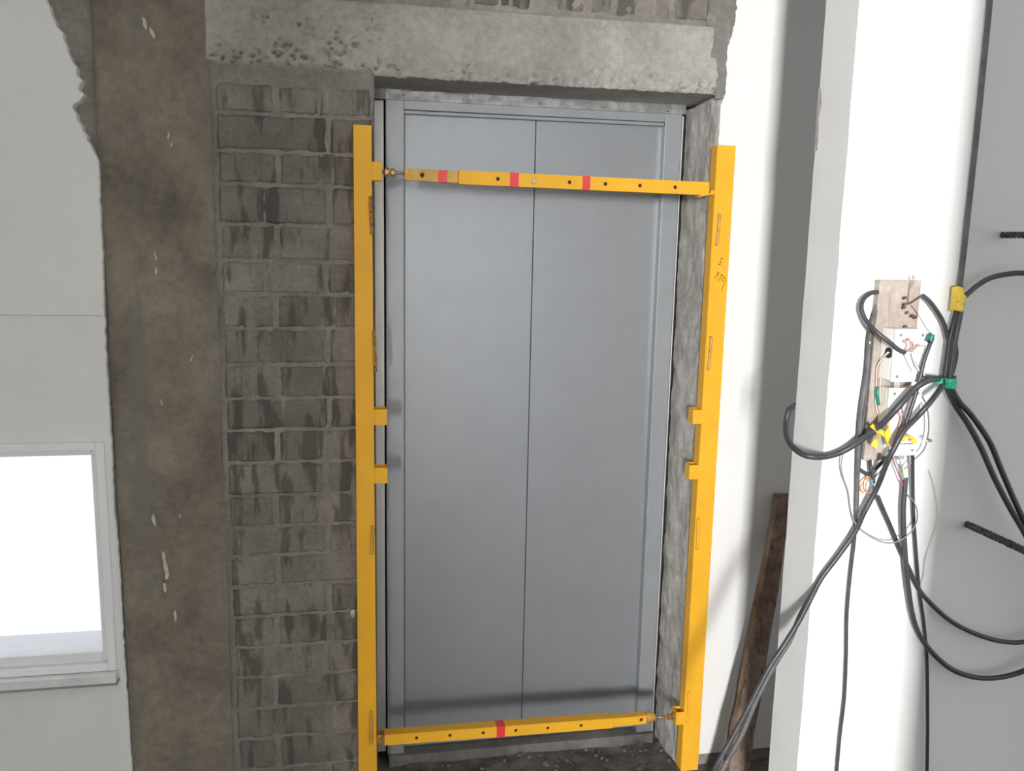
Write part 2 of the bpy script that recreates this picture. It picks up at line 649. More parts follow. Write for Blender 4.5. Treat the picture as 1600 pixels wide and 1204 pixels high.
# the raw wall is cut open behind the window: rebuild it as four pieces
me = wall_front.data
import bmesh
bm = bmesh.new()
bm.from_mesh(me)
kill = [f for f in bm.faces if all(WX0 - .001 < v.co.x < WX1 + .001 and WZ0 - .02 < v.co.z < WZ1 + .02 for v in f.verts)]
big = [f for f in bm.faces if f.calc_area() > 1.0 and f.calc_center_median().x < OX0 and f.calc_center_median().z < SOF]
coarse = [f for f in bm.faces if f.calc_center_median().x < WX1 + .02 and f.calc_center_median().z < SOF]
bmesh.ops.delete(bm, geom=list(set(kill + big + coarse)), context='FACES')
bm.to_mesh(me)
bm.free()
me.update()
wb = MB()
for a in ((XL, WX0, -.06, SOF + .02), (WX0, WX1, -.06, WZ0), (WX0, WX1, WZ1, SOF + .02), (WX1, OX0 + .004, -.06, SOF + .02)):
    wb.box(a[0], a[1], YW + .009, -.02, a[2], a[3])
wb.build('masonry_core', MT['render'], wall_front)

# window 1
win = thing('window_1', ((WX0 + WX1) / 2, YW, WZ0), 'bright white-framed window in the left wall', 'window', 'structure')


def ring(mb, x0, x1, z0, z1, w, y0, y1, wb=None):
    wb = wb or w
    mb.box(x0, x0 + w, y0, y1, z0, z1)
    mb.box(x1 - w, x1, y0, y1, z0, z1)
    mb.box(x0 + w, x1 - w, y0, y1, z1 - w, z1)
    mb.box(x0 + w, x1 - w, y0, y1, z0, z0 + wb)


mb = MB()
ring(mb, WX0 - .004, WX1 + .004, WZ0 - .01, WZ1 + .008, .022, YP - .012, YP + .03)
mb.build('casing', MT['frame_white'], win, bevel=.003)
mb = MB()
ring(mb, WX0 + .018, WX1 - .018, WZ0 + .012, WZ1 - .014, .016, YP + .004, YP + .06, .03)
mb.build('window_frame', MT['frame_white'], win, bevel=.003)
mb = MB().box(WX0 + .03, WX1 - .03, YP + .03, YP + .035, WZ0 + .03, WZ1 - .03)
mb.build('pane', MT['glass'], win)
mb = MB()
ring(mb, WX0 + .001, WX1 - .001, WZ0 + .0005, WZ1 - .0005, .012, YP + .03, -.015, .014)
mb.build('reveal_lining', MT['frame_white'], win)
sx1 = at(181, 1050, YP - .03).x
mb = MB().box(WX0 - .05, sx1, YP - .034, YP + .03, WZ0 - .036, WZ0 - .011)
sill = tag(mb.build('window_sill', MT['marble'], win, bevel=.002), 'pale marble sill')
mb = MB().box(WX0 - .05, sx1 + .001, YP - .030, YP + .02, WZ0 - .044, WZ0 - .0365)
mb.build('sill_shade_strip', MT['marble_shade'], sill)  # dark strip standing for the shadow line under the sill

# right white plastered wall
YR = YW - .014
redge = sorted((at(x, y, YR).z, at(x, y, YR).x) for y, x in ((-30, 1152), (0, 1151), (30, 1149), (55, 1143), (66, 1139), (75, 1136), (100, 1135), (140, 1134),
                                                          (152, 1131), (160, 1128), (162, 1126)))
wr = MB()
zs = spaced(.042, TOP, .006)
for z in zs:
    if z > redge[0][0]:
        xl = interp(redge, z) + .004 * nz(2, 0, z, 60, 3)
    else:
        xl = OX1 + .007 + .0022 * nz(2, 0, z, 40, 3)
    zb = z - (.012 * max(0, nz(0, 0, z, 30, 2)) if z == zs[0] else 0)
    wr.v += [Vector((xl, YW + .006, zb)), Vector((xl, YR + .003, zb)), Vector((xl + .004, YR, zb)), Vector((xl + .05, YR, zb)), Vector((3.0, YR, zb))]
for j in range(len(zs) - 1):
    for i in range(4):
        a = j * 5 + i
        wr.f.append((a, a + 1, a + 6, a + 5))
wr.quad((OX1 + .01, YR, .042), (3, YR, .042), (3, YW + .01, .042), (OX1 + .01, YW + .01, .042))
tag(wr.build('wall_right', MT['white']), 'bright white plastered wall right of the lift', 'wall', 'structure')

# partition wall standing in front, with the electrical board
PY, PB = -1.10, -0.975
PX = at(1312, 402, PY).x
wp = MB()
zs = spaced(-.02, TOP, .02)
for z in zs:
    e1 = .0016 * nz(1, 3, z, 9, 3)
    e2 = .004 * nz(4, 3, z, 12, 3)
    wp.v += [Vector((3.0, PB, z)), Vector((PX + .004, PB, z)), Vector((PX + e2 * .3, PB - .004 + e2, z)), Vector((PX, PB - .03, z)), Vector((PX + e1, PY + .004, z)),
             Vector((PX + .003 + e1, PY, z)), Vector((PX + .03, PY, z)), Vector((3.0, PY, z))]
for j in range(len(zs) - 1):
    for i in range(7):
        a = j * 8 + i
        wp.f.append((a, a + 1, a + 9, a + 8))
part = tag(wp.build('wall_partition', MT['white']), 'white painted partition end with cables in front of the lift wall', 'wall', 'structure')
# chipped strip on its far edge
mb = MB()
z1, z0 = at(1275, 138, PB).z, at(1270, 236, PB).z
k = 24
for i in range(k + 1):
    z = z0 + (z1 - z0) * i / k
    w = .012 + .010 * nz(0, 6, z, 30, 3)
    mb.v += [Vector((PX - .0012, PB - .002, z)), Vector((PX - .0012, PB - .002 - w, z))]
for i in range(k):
    mb.f.append((2 * i, 2 * i + 1, 2 * i + 3, 2 * i + 2))
mb.build('chipped_patch', MT['reveal'], part)

# out of view: ceiling, and added walls that block and shape the daylight
tag(MB().box(XL, 3, -8.3, 0, TOP, TOP + .12).build('ceiling', MT['ceiling']), 'plain painted ceiling slab', 'ceiling', 'structure')
tag(MB().box(.537, .70, -6.2, -2.16, -.02, TOP).build('wall_side_blocker', MT['ceiling']), 'unseen white wall added right of the viewer to block daylight', 'wall', 'structure')  # added to cast the shade edge on the partition
mb = MB()
mb.box(XL, -1.39, -6.2, -6.03, -.02, TOP)          # added doorway, its left edge blocks part of the daylight
mb.box(-.50, .70, -6.2, -6.03, -.02, TOP)
mb.box(-1.39, -.50, -6.2, -6.03, 2.45, TOP)
mb.box(XL, -2.18, -8.2, -8.04, -.02, TOP)          # window wall beyond it
mb.box(-1.72, .70, -8.2, -8.04, -.02, TOP)
mb.box(-2.18, -1.72, -8.2, -8.04, -.02, 1.59)
mb.box(-2.18, -1.72, -8.2, -8.04, 2.41, TOP)
mb.box(XL - .12, XL, -8.2, -.80, -.02, TOP)  # added side wall, left short to limit the sky light
tag(mb.build('wall_back_blocker', MT['ceiling']), 'unseen white walls behind the viewer, doorway added to shape daylight', 'wall', 'structure')
mb = MB()
ring(mb, -2.182, -1.718, 1.585, 2.415, .012, -8.16, -8.07)
tag(mb.build('window_2', MT['frame_white']), 'narrow lobby window behind the viewer', 'window', 'structure')

# ------------------------------------------------------------------ lift door
lift = thing('door_1', (.4, .03, -.035), 'silver-grey two-panel lift landing door in a recessed opening', 'door', 'structure')
DZ = 2.0265
for x0, x1 in ((-.0533, 0), (.8, .8533)):
    MB().box(x0, x1, 0, .06, .001, DZ + .036).build('door_jamb', MT['steel_jamb'], lift, bevel=.0012)
hd = MB().box(.0005, .7995, .003, .06, DZ + .011, DZ + .036).build('door_header', MT['steel_jamb'], lift, bevel=.001)
MB().box(.0005, .7995, .011, .058, DZ, DZ + .0105).build('header_lip', MT['steel_jamb'], hd, bevel=.002)
for x0, x1 in ((-.045, .3988), (.4012, .845)):
    MB().box(x0, x1, .033, .06, .004, DZ + .03).build('door_panel', MT['steel'], lift, bevel=.0012)
# galvanised strip below the soffit with fixings
gv = MB()
gv.grid(60, 4, lambda u, v: (OX0 + .004 + u * (.862 - OX0 - .004), -.004 - .003 * (1 - v) + .0012 * nz(u * 3, v, 0, 5, 2), DZ + .0355 + v * (SOF - DZ - .034)))
gv.box(OX0 + .004, .862, -.002, .03, DZ + .0362, SOF + .004)
strip = tag(gv.build('head_strip', MT['galv'], lift, smooth=True), 'mottled galvanised steel strip')
for px, py in ((630.5, 148.6), (843, 162.5), (944, 168.5), (1043, 174.0)):
    c = at(px, py, -.006)
    MB().tube([c, c + Vector((0, -.003, 0))], .0028, 8).build('fixing', MT['screw'], strip)
tag(MB().box(OX0 + .003, -.0585, .006, .02, .01, DZ + .034).build('side_strip', MT['strip'], lift, bevel=.001), 'pale steel cover strip')
MB().box(.8545, .858, .0, .04, .0, DZ + .03).build('edge_strip', MT['strip'], lift)
MB().box(-.25, 1.05, .075, .10, -.08, 2.3).box(-.25, OX0 - .006, .0, .075, -.08, 2.3).box(OX1 + .02, 1.05, .0, .075, -.08, 2.3).box(OX0 - .006, OX1 + .02, .062, .075, SOF + .02, 2.3).build('shaft_dark_box', MT['dark'], lift)  # added dark box behind the door, keeps the gaps black and sky out
MB().box(-.05, .856, -.012, .07, -.038, 0.0).build('door_sill', MT['sill'], lift, bevel=.0015)

# loose crumbs on the floor in front of the sill
cr = MB()
for i in range(90):
    x = random.uniform(.0, .95)
    y = random.uniform(-.26, -.02)
    s = random.uniform(.0018, .006) * (1.6 if random.random() < .1 else 1)
    t = min(1, max(0, (y + .25) / .22))
    z = -.004 - .03 * t + .010 * nz(x, y, 0, 9, 4) + .006 * abs(nz(x, y, 3, 28, 3)) + s * .3
    a = random.uniform(0, 3)
    cr.obox((x, y, z), Vector((math.cos(a), math.sin(a), .2)) * s, Vector((-math.sin(a), math.cos(a), .1)) * s * .8, Vector((.1, -.2, 1)) * s * .6)
tag(cr.build('rubble', MT['damp']), 'small concrete crumbs scattered before the lift sill', 'rubble', 'stuff')

# ------------------------------------------------------------------ yellow safety barrier
YF = -.250     # front of posts
YBK = -.207    # back of posts, just off the wall
bar_root = thing('safety_barrier', (.38, -.23, 0), 'yellow steel safety barrier of two posts and two bars across the lift door', 'barrier')


def post(tl, tr, bl, br, foot):
    """px corners of the front face: top left/right, bottom left/right"""
    a, b = at(*tl, YF), at(*tr, YF)
    c, d = at(*bl, YF), at(*br, YF)
    zt = (a.z + b.z) / 2

    def line(p, q, z):
        return p.x + (q.x - p.x) * (z - p.z) / (q.z - p.z)
    w = []
    for z in (foot, zt):
        w.append((line(c, a, z), line(d, b, z), z))
    mb = MB()
    t = .003
    (x0, x1, z0), (X0, X1, Z1) = w
    # channel section: front web and two flanges, plus back lips
    mb.hexa([(x0, YF, z0), (x1, YF, z0), (x1, YF + t, z0), (x0, YF + t, z0), (X0, YF, Z1), (X1, YF, Z1), (X1, YF + t, Z1), (X0, YF + t, Z1)])
    for s, q0, q1 in ((0, x0, X0), (1, x1 - t, X1 - t)):
        mb.hexa([(q0, YF + t, z0), (q0 + t, YF + t, z0), (q0 + t, YBK, z0), (q0, YBK, z0), (q1, YF + t, Z1), (q1 + t, YF + t, Z1), (q1 + t, YBK, Z1), (q1, YBK, Z1)])
    mb.hexa([(x0 + t, YBK - t, z0), (x1 - t, YBK - t, z0), (x1 - t, YBK, z0), (x0 + t, YBK, z0), (X0 + t, YBK - t, Z1), (X1 - t, YBK - t, Z1), (X1 - t, YBK, Z1), (X0 + t, YBK, Z1)])
    return mb.build('post', MT['yellow'], bar_root, bevel=.0008, seg=1), w


postL, wL = post((552, 195), (580.5, 195), (559.5, 1100), (588, 1100), .004)
postR, wR = post((1121.5, 227), (1150, 227), (1064.5, 1195), (1091, 1195), .010)


def post_x(w, z, side):
    i = 0 if side < 0 else 1
    return w[0][i] + (w[1][i] - w[0][i]) * (z - w[0][2]) / (w[1][2] - w[0][2])


def bracket(p, w, side, px, y0, y1):
    """socket of three plates welded to the inner flange; px is the front plate's free edge"""
    za, zb = at(px, y1, YF).z, at(px, y0, YF).z
    zm = (za + zb) / 2
    xp = post_x(w, zm, side)
    xo = at(px, (y0 + y1) / 2, YF).x
    x0, x1 = sorted((xp, xo))
    mb = MB()
    t = .003
    mb.box(x0, x1, YF + .0005, YF + t, za, zb)
    mb.box(x0, x1, YBK - .008, YBK - .008 + t, za, zb)
    e = (x0, x0 + t) if xo < xp else (x1 - t, x1)
    mb.box(e[0], e[1], YF + t, YBK - .008, za, zb)
    return mb.build('bracket', MT['yellow'], p, bevel=.0006, seg=1)


for px, y0, y1 in ((597, 253, 282), (605, 639, 664), (605.5, 730, 755)):
    bracket(postL, wL, 1, px, y0, y1)
for px, y0, y1 in ((1083, 640, 662.5), (1077.5, 726.5, 749), (1056.5, 1113, 1133)):
    bracket(postR, wR, -1, px, y0, y1)


def handle(p, x0, y0, x1, y1, m):
    a, b = at(x0, y0, YF - .007), at(x1, y1, YF - .007)
    d = Vector((0, .010, 0))
    mb = MB()
    mb.tube(smooth_path([a + d, a + d * .3 + Vector((0, 0, -.002)), a + Vector((0, 0, -.006)), (a + b) / 2, b + Vector((0, 0, .006)), b + d * .3 + Vector((0, 0, .002)), b + d], 4), .0046, 8)
    o = mb.build('handle', m, p, smooth=True)
    return o


for x0, y0, x1, y1, m in ((579, 308, 581, 364, 'rust'), (584.5, 517, 586.5, 580, 'rust'), (582.5, 823, 580.5, 866, 'yellow_worn'), (580.5, 1113, 580, 1162, 'yellow_worn')):
    handle(postL, x0, y0, x1, y1, MT[m])
for x0, y0, x1, y1, m in ((1124.5, 335, 1120.5, 382, 'yellow_worn'), (1111.5, 527, 1107, 577, 'yellow_worn'), (1091.5, 811, 1089.5, 858, 'yellow'), (1077, 1082, 1074, 1128, 'yellow')):
    handle(postR, x0, y0, x1, y1, MT[m])

# handwriting on the right post
strokes = [
    # "300" climbing the post
    [(1122.3, 411.8), (1123.2, 413.6), (1124.4, 412), (1125.2, 413.8), (1126.4, 412)],
    [(1125, 409), (1126.2, 407.6), (1127, 409.2), (1125.8, 410), (1125, 409)],
    [(1126.6, 404.4), (1128, 402.8), (1129, 404.4), (1127.6, 405.4), (1126.6, 404.4)],
    # slanting groups "120", "120", "30" and a long tick
    [(1115.6, 432.6), (1118.2, 435.4)],
    [(1117.8, 430.4), (1120, 431.8), (1121, 429.6), (1121.8, 431.4)],
    [(1120.4, 426.8), (1122.2, 425.2), (1124, 427), (1122.4, 428.8), (1120.4, 426.8)],
    [(1121.6, 436.4), (1124.2, 438.6)],
    [(1123.2, 434.2), (1125.4, 435.6), (1126.4, 433.4), (1127.2, 435.2)],
    [(1126.4, 430), (1128, 428.8), (1129.6, 430.6), (1128, 432), (1126.4, 430)],
    [(1127.4, 438.8), (1128.8, 436.6), (1130, 438.6), (1131.2, 437.4)],
    [(1130.6, 433.6), (1132.2, 432.6), (1133, 434.2), (1131.4, 435.2), (1130.6, 433.6)],
    [(1134.6, 436.4), (1130.4, 445.5), (1127.3, 453)],
]
hw = MB()
for s in strokes:
    P = [at(x, y, YF - .0004) for x, y in s]
    for a, b in zip(P, P[1:]):
        d = (b - a).normalized()
        nrm = Vector((d.z, 0, -d.x)) * .0009
        e = d * .0006
        hw.quad(a - nrm - e, b - nrm + e, b + nrm + e, a + nrm - e)
tag(hw.build('handwriting', MT['marker'], postR), 'brown marker numbers written on the post')


def hollow_bar(p0, p1, h, depth, holes, mat, parent, name, rh=.0052):
    """square tube from p0 to p1 (front-face centre line) with drilled front holes at distances `holes`"""
    p0, p1 = Vector(p0), Vector(p1)
    d = (p1 - p0).normalized()
    L = (p1 - p0).length
    up = Vector((0, -1, 0)).cross(d)
    up = -up if up.z < 0 else up
    up.normalize()
    back = d.cross(up)
    back = -back if back.y < 0 else back
    hh = h / 2

    def P(s, v, w=0):
        return p0 + d * s + up * v + back * w
    mb = MB()
    cuts = [0]
    for q in holes:
        cuts += [q - hh, q + hh]
    cuts.append(L)
    for i in range(0, len(cuts), 2):
        if cuts[i + 1] - cuts[i] > 1e-4:
            mb.quad(P(cuts[i], -hh), P(cuts[i + 1], -hh), P(cuts[i + 1], hh), P(cuts[i], hh))
    N = 16
    for q in holes:
        b = len(mb.v)
        for k in range(N):
            a = 2 * math.pi * k / N + math.pi / 4
            c, s = math.cos(a), math.sin(a)
            m = max(abs(c), abs(s))
            mb.v.append(P(q + c / m * hh, s / m * hh))
            mb.v.append(P(q + c * rh, s * rh))
            mb.v.append(P(q + c * rh, s * rh, .004))
        for k in range(N):
            a, c = b + 3 * k, b + 3 * ((k + 1) % N)
            mb.f.append((a, c, c + 1, a + 1))
            mb.f.append((a + 1, c + 1, c + 2, a + 2))
    mb.quad(P(0, hh), P(L, hh), P(L, hh, depth), P(0, hh, depth))
    mb.quad(P(0, -hh, depth), P(L, -hh, depth), P(L, -hh), P(0, -hh))
    mb.quad(P(L, -hh, depth), P(0, -hh, depth), P(0, hh, depth), P(L, hh, depth))
    mb.quad(P(0, -hh), P(0, hh), P(0, hh, depth), P(0, -hh, depth))
    mb.quad(P(L, hh), P(L, -hh), P(L, -hh, depth), P(L, hh, depth))
    o = mb.build(name, mat, parent)
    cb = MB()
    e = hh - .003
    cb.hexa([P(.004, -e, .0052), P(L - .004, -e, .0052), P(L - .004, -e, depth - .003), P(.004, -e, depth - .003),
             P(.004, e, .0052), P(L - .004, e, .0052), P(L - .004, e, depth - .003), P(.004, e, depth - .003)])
    cb.build('tube_shade_box', MT['dark'], parent if name == 'inner_bar' else o)  # black box inside, stands for the shade seen through the holes
    if name == 'inner_bar':
        import bmesh as _b
        q = _b.new()
        q.from_mesh(o.data)
        _b.ops.remove_doubles(q, verts=q.verts, dist=1e-5)
        q.to_mesh(o.data)
        q.free()
        m = o.modifiers.new('bevel', 'BEVEL')
        m.width = .005
        m.segments = 3
        m.limit_method = 'ANGLE'
        m.angle_limit = math.radians(60)
    return o, P, L


def tape(P, s0, s1, h, depth, parent):
    mb = MB()
    e = .0008
    hh = h / 2 + e
    mb.hexa([P(s0, -hh, -e), P(s1, -hh, -e), P(s1, -hh, depth + e), P(s0, -hh, depth + e), P(s0, hh, -e), P(s1, hh, -e), P(s1, hh, depth + e), P(s0, hh, depth + e)])
    mb.build('red_tape', MT['red_tape'], parent)


YB = -.252


def s_of(P0, px, py):
    return (at(px, py, YB) - P0).length


# upper bar
a, b = at(717, 276.5, YB), at(1108, 294.8, YB)
hol = [s_of(a, x, y) for x, y in ((778, 281), (890, 285.6), (946, 289), (1000, 291.2), (1055, 293.6))]
upper, PU, LU = hollow_bar(a, b, .0362, .032, hol, MT['yellow'], bar_root, 'bar')
a2 = at(632, 271.8, YB - .0)
hol2 = [s_of(a2, 660, 273)]
inner, PI_, LI = hollow_bar(a2 + Vector((0, .003, 0)), a + Vector((0, .003, 0)), .0305, .026, hol2, MT['yellow_worn'], upper, 'inner_bar')
tape(PI_, s_of(a2, 685, 274), s_of(a2, 699, 275), .0305, .026, upper)
tape(PU, s_of(a, 797, 280), s_of(a, 810.5, 281), .0362, .032, upper)
tape(PU, s_of(a, 910.5, 285), s_of(a, 922, 286), .0362, .032, upper)
c = at(834, 283, YB - .001)
MB().tube([c + Vector((0, .004, 0)), c + Vector((0, -.004, 0))], .0075, 6).build('bolt', MT['zinc'], upper, bevel=.001)
r0, r1 = at(597, 268.3, YB + .016), at(634, 271.3, YB + .016)
MB().tube([r0, r1], .0042, 10).build('threaded_rod', MT['zinc'], upper, smooth=True)
dr = (r1 - r0).normalized()
for px, w, rr in ((604.5, .006, .0125), (613.5, .005, .0115)):
    c = r0 + (r1 - r0) * ((px - 597) / 37)
    MB().tube([c - dr * w, c + dr * w], rr, 6).build('nut', MT['brass'], upper, bevel=.0015)
# hinge at its right end
h0 = at(1113.5, 300.5, YB - .002)
MB().tube([h0, h0 + Vector((0, .03, 0))], .0062, 12).build('hinge_knuckle', MT['yellow'], upper, smooth=False)
h1 = at(1092, 304.6, YB)
mb = MB()
mb.obox((h1 + h0 + Vector((0, .03, -.005))) / 2 + Vector((0, 0, -.001)), (h0 - h1) / 2, (0, .014, 0), (0, 0, .0016))
mb.build('hinge_leaf', MT['yellow'], upper)

# lower bar
a, b = at(601, 1156.2, YB), at(957, 1129.5, YB)
hol = [s_of(a, x, y) for x, y in ((651, 1153.8), (703, 1149.8), (755, 1145.8), (806, 1141.5), (856, 1137.8), (908, 1133.8))]
lower, PL_, LL = hollow_bar(a, b, .0335, .034, hol, MT['yellow'], bar_root, 'bar')
c0, c1 = b + Vector((0, .003, 0)), at(1012, 1124.8, YB) + Vector((0, .003, 0))
hol2 = [(at(1003, 1125.6, YB) - b).length]
inner2, P2, L2 = hollow_bar(c0, c1, .0285, .028, hol2, MT['yellow'], lower, 'inner_bar')
mb = MB()
e0, e1 = c1 + Vector((0, .014, 0)), at(1025, 1123.6, YB) + Vector((0, .017, 0))
mb.tube([e0, (e0 + e1) / 2, e1], [.0150, .0150, .0125], 14)
mb.build('end_plug', MT['yellow_worn'], lower)
tape(PL_, s_of(a, 776, 1144), s_of(a, 789, 1143), .0335, .034, lower)
r0, r1 = at(1022, 1121, YB + .016), at(1060, 1117.6, YB + .016)
MB().tube([r0, r1], .004, 10).build('threaded_rod', MT['zinc'], lower, smooth=True)
dr = (r1 - r0).normalized()
for px, w, rr in ((1036, .005, .008), (1045.5, .005, .0115), (1051.5, .004, .0115)):
    c = r0 + (r1 - r0) * ((px - 1022) / 38)
    MB().tube([c - dr * w, c + dr * w], rr, 6).build('nut', MT['brass'], lower, bevel=.0015)
c = at(853, 1138.5, YB - .001)
# hinge at its left end
h0, h1 = at(589, 1150, YB + .02), at(604, 1150, YB + .02)
MB().obox((h0 + h1) / 2, (h1 - h0) / 2, (0, .014, 0), (0, 0, .012)).build('hinge_leaf', MT['rust'], lower, bevel=.001)
h2 = at(592.5, 1158, YB + .005)
MB().tube([h2, h2 + Vector((0, .03, 0))], .0062, 12).build('hinge_knuckle', MT['rust'], lower)

# ------------------------------------------------------------------ timber and dark band behind the partition


def leaning(name, label, b0, b1, t0, t1, yb, yt, th, mat, jag, cat):
    """px edges at bottom and top, depth at bottom and top"""
    A, B = at(*b0, yb), at(*b1, yb)
    C, D = at(*t0, yt), at(*t1, yt)
    # continue down to the floor
    k = (A.z - .003) / max(.001, (C.z - A.z))
    A2, B2 = A - (C - A) * k, B - (D - B) * k
    B2.z = A2.z = .003
    mb = MB()
    N = 14
    for i in range(N + 1):
        t = i / N
        p, q = A2.lerp(C, t), B2.lerp(D, t)
        jx = jag * nz(t * 4, 1, 0, 2, 3)
        jy = jag * nz(t * 4, 7, 0, 2, 3)
        mb.v += [p + Vector((jx, 0, 0)), q + Vector((jy, 0, 0)), q + Vector((jy, th, 0)), p + Vector((jx, th, 0))]
    for i in range(N):
        for s in range(4):
            a, b = i * 4 + s, i * 4 + (s + 1) % 4
            mb.f.append((a, b, b + 4, a + 4))
    mb.f += [(3, 2, 1, 0), (N * 4, N * 4 + 1, N * 4 + 2, N * 4 + 3)]
    o = mb.build(name, mat, None, bevel=.002, seg=1)
    return tag(o, label, cat)


leaning('timber', 'rough brown timber leaning behind the white partition edge', (1139, 1204), (1171, 1204), (1217, 775), (1240, 775), -.50, -.255, .035, MT['timber'], .006, 'timber')
leaning('dark_shadow_plank', 'dark narrow plank, part of it shadow, beside the brown timber', (1125, 1204), (1139, 1204), (1205, 830), (1216, 830), -.44, -.24, .02, MT['grey_shadow_board'], .002, 'plank')  # the dark grey band includes shadow, built here as a plank

# ------------------------------------------------------------------ electrical board, boxes, cables on the partition
PK = .00123      # metres per pixel on the partition
BY = PY - .018
bl, br = at(1375, 437, BY), at(1440, 441, BY)
bb = at(1360, 719, BY)
mb = MB()
mb.box(bl.x, br.x, BY, PY - .001, bb.z, bl.z)
board = tag(mb.build('wooden_board', MT['wood'], bevel=.0015), 'weathered wooden board fixed upright on the white partition', 'board')
for px, py in ((1411, 466), (1409.5, 481), (1410.5, 476), (1416, 489), (1422, 494), (1427, 496), (1412, 511)):
    c = at(px, py, BY)
    MB().tube([c + Vector((0, .002, 0)), c + Vector((random.uniform(-.002, .002), -.007, .002))], .0032, 8).build('screw', MT['screw'], board)


def ebox(name, label, x0, x1, z0, z1, yf, yb, holes, mat):
    r = thing(name, ((x0 + x1) / 2, (yf + yb) / 2, z0), label, 'electrical box', group='boxes on the wooden board')
    MB().box(x0, x1, yf + .009, yb, z0, z1).build('box_body', MT['cream'] if mat == 'cream' else MT['plastic'], r, bevel=.003)
    lid = MB().box(x0 - .001, x1 + .001, yf, yf + .0085, z0 - .001, z1 + .001).build('lid', MT['plastic'], r, bevel=.002)
    for sx in (x0 + .009, x1 - .009):
        for sz in (z0 + .01, z1 - .01):
            MB().tube([(sx, yf + .001, sz), (sx, yf - .001, sz)], .0032, 8).build('screw', MT['wire_grey'], lid)
    for hy, hz in holes:
        N = 12
        mb = MB()
        mb.tube([(x0 + .001, hy, hz), (x0 - .0015, hy, hz)], .0105, N)
        mb.build('knockout_shade', MT['dark'], r)  # dark disc stands for the shade in the side hole
    return r


Y1 = BY - .048
fa, fb = at(1401.5, 515, Y1), at(1449, 519, Y1)
fz = at(1420, 596, Y1).z
box1 = ebox('junction_box', 'upper white plastic junction box on the wooden board', fa.x, fb.x, fz, fa.z, Y1, BY - .0005, [(BY - .03, at(1388, 551, BY - .03).z)], 'plastic')
fa2, fb2 = at(1392, 607, Y1 + .012), at(1441, 609, Y1 + .012)
fz2 = at(1410, 711, Y1 + .012).z
box2 = ebox('junction_box', 'lower white plastic junction box half hidden by wires', fa2.x, fb2.x, fz2, fa2.z, Y1 + .012, BY - .0005, [], 'cream')


def cable(name, label, pts, wpx, mat, parent=None, cat='cable', k=6, n=8, group=None):
    """pts: (px, py, depth Y); wpx: diameter in pixels"""
    P = [at(x, y, d) for x, y, d in pts]
    for p in P:
        p.z = max(p.z, .012)
    dist = (P[0] - CAM).dot(FWD)
    r = wpx / 2 * dist / FPX
    mb = MB().tube(smooth_path(P, k), r, n)
    o = mb.build(name, mat, parent, smooth=True)
    if not parent:
        tag(o, label, cat, group=group)
    return o


G = 'cables on the partition'
F = PY - .012           # lying on the partition
D1 = PY - .084
trunk = cable('cable', 'thin dusty cable hanging from above down to the yellow tape',
              [(1549, -30, F), (1545, 20, F), (1537, 100, F), (1527, 200, F), (1514, 320, F), (1503, 420, F), (1497, 462, F - .01)], 9, MT['cable_dusty'], group=G)
cable('cable', 'grey cable arching from the yellow tape out to the right edge',
      [(1500, 470, F - .012), (1512, 459, F - .012), (1527, 446, F - .014), (1548, 434, F - .02), (1575, 428, F - .03), (1603, 427, F - .05), (1650, 436, F - .06), (1710, 480, F - .06), (1745, 570, F - .05), (1760, 800, F - .03), (1740, 1200, F - .03), (1690, 1700, F - .03), (1680, 1800, F - .05)], 8.5, MT['cable_dusty'], group=G)
cable('cable', 'thick black cable between the yellow tape and the green tape',
      [(1499, 468, F - .01), (1494, 490, F - .01), (1485, 525, F - .012), (1480, 560, F - .012), (1477, 596, F - .014), (1492, 632, F - .016), (1511, 660, F - .02), (1533, 700, F - .03), (1553, 745, F - .04), (1578, 793, F - .05), (1606, 842, F - .06), (1650, 930, F - .06), (1680, 1080, F - .05), (1680, 1350, F - .04), (1650, 1700, F - .04), (1640, 1800, F - .06)], 9.5, MT['cable'], group=G)
cable('cable', 'second black cable running through the green tape to the lower right',
      [(1502, 470, F - .018), (1500, 490, F - .02), (1492, 530, F - .022), (1487, 565, F - .022), (1484, 596, F - .022), (1497, 625, F - .022), (1519, 650, F - .024), (1546, 690, F - .03), (1565, 735, F - .04), (1588, 788, F - .05), (1608, 826, F - .06), (1670, 930, F - .06), (1705, 1080, F - .05), (1705, 1350, F - .04), (1675, 1700, F - .04), (1665, 1800, F - .06)], 9.5, MT['cable'], group=G)
cable('cable', 'short black cable bulging right of the trunk above the green tape',
      [(1486, 512, F - .012), (1491, 530, F - .012), (1494, 552, F - .012), (1490, 574, F - .012), (1484, 592, F - .012)], 7, MT['cable'], group=G)
cable('cable', 'black cable from the board corner to the trunk',
      [(1441, 461, BY - .006), (1452, 470, F - .014), (1464, 486, F - .012), (1475, 506, F - .01), (1481, 530, F - .008)], 7, MT['cable'], group=G)
cable('cable', 'black cable swinging left from the green tape around the partition edge',
      [(1481, 598, F - .02), (1466, 592, F - .03), (1448, 595, D1), (1428, 608, D1), (1402, 637, D1), (1376, 664, D1 + .02), (1347, 686, F - .03), (1318, 704, F - .014), (1290, 713, F - .008), (1262, 712, F), (1242, 701, PY + .02), (1230, 684, PY + .06), (1228, 662, PY + .11), (1233, 640, PB - .005), (1244, 632, PB + .02)], 9.5, MT['cable'], group=G)
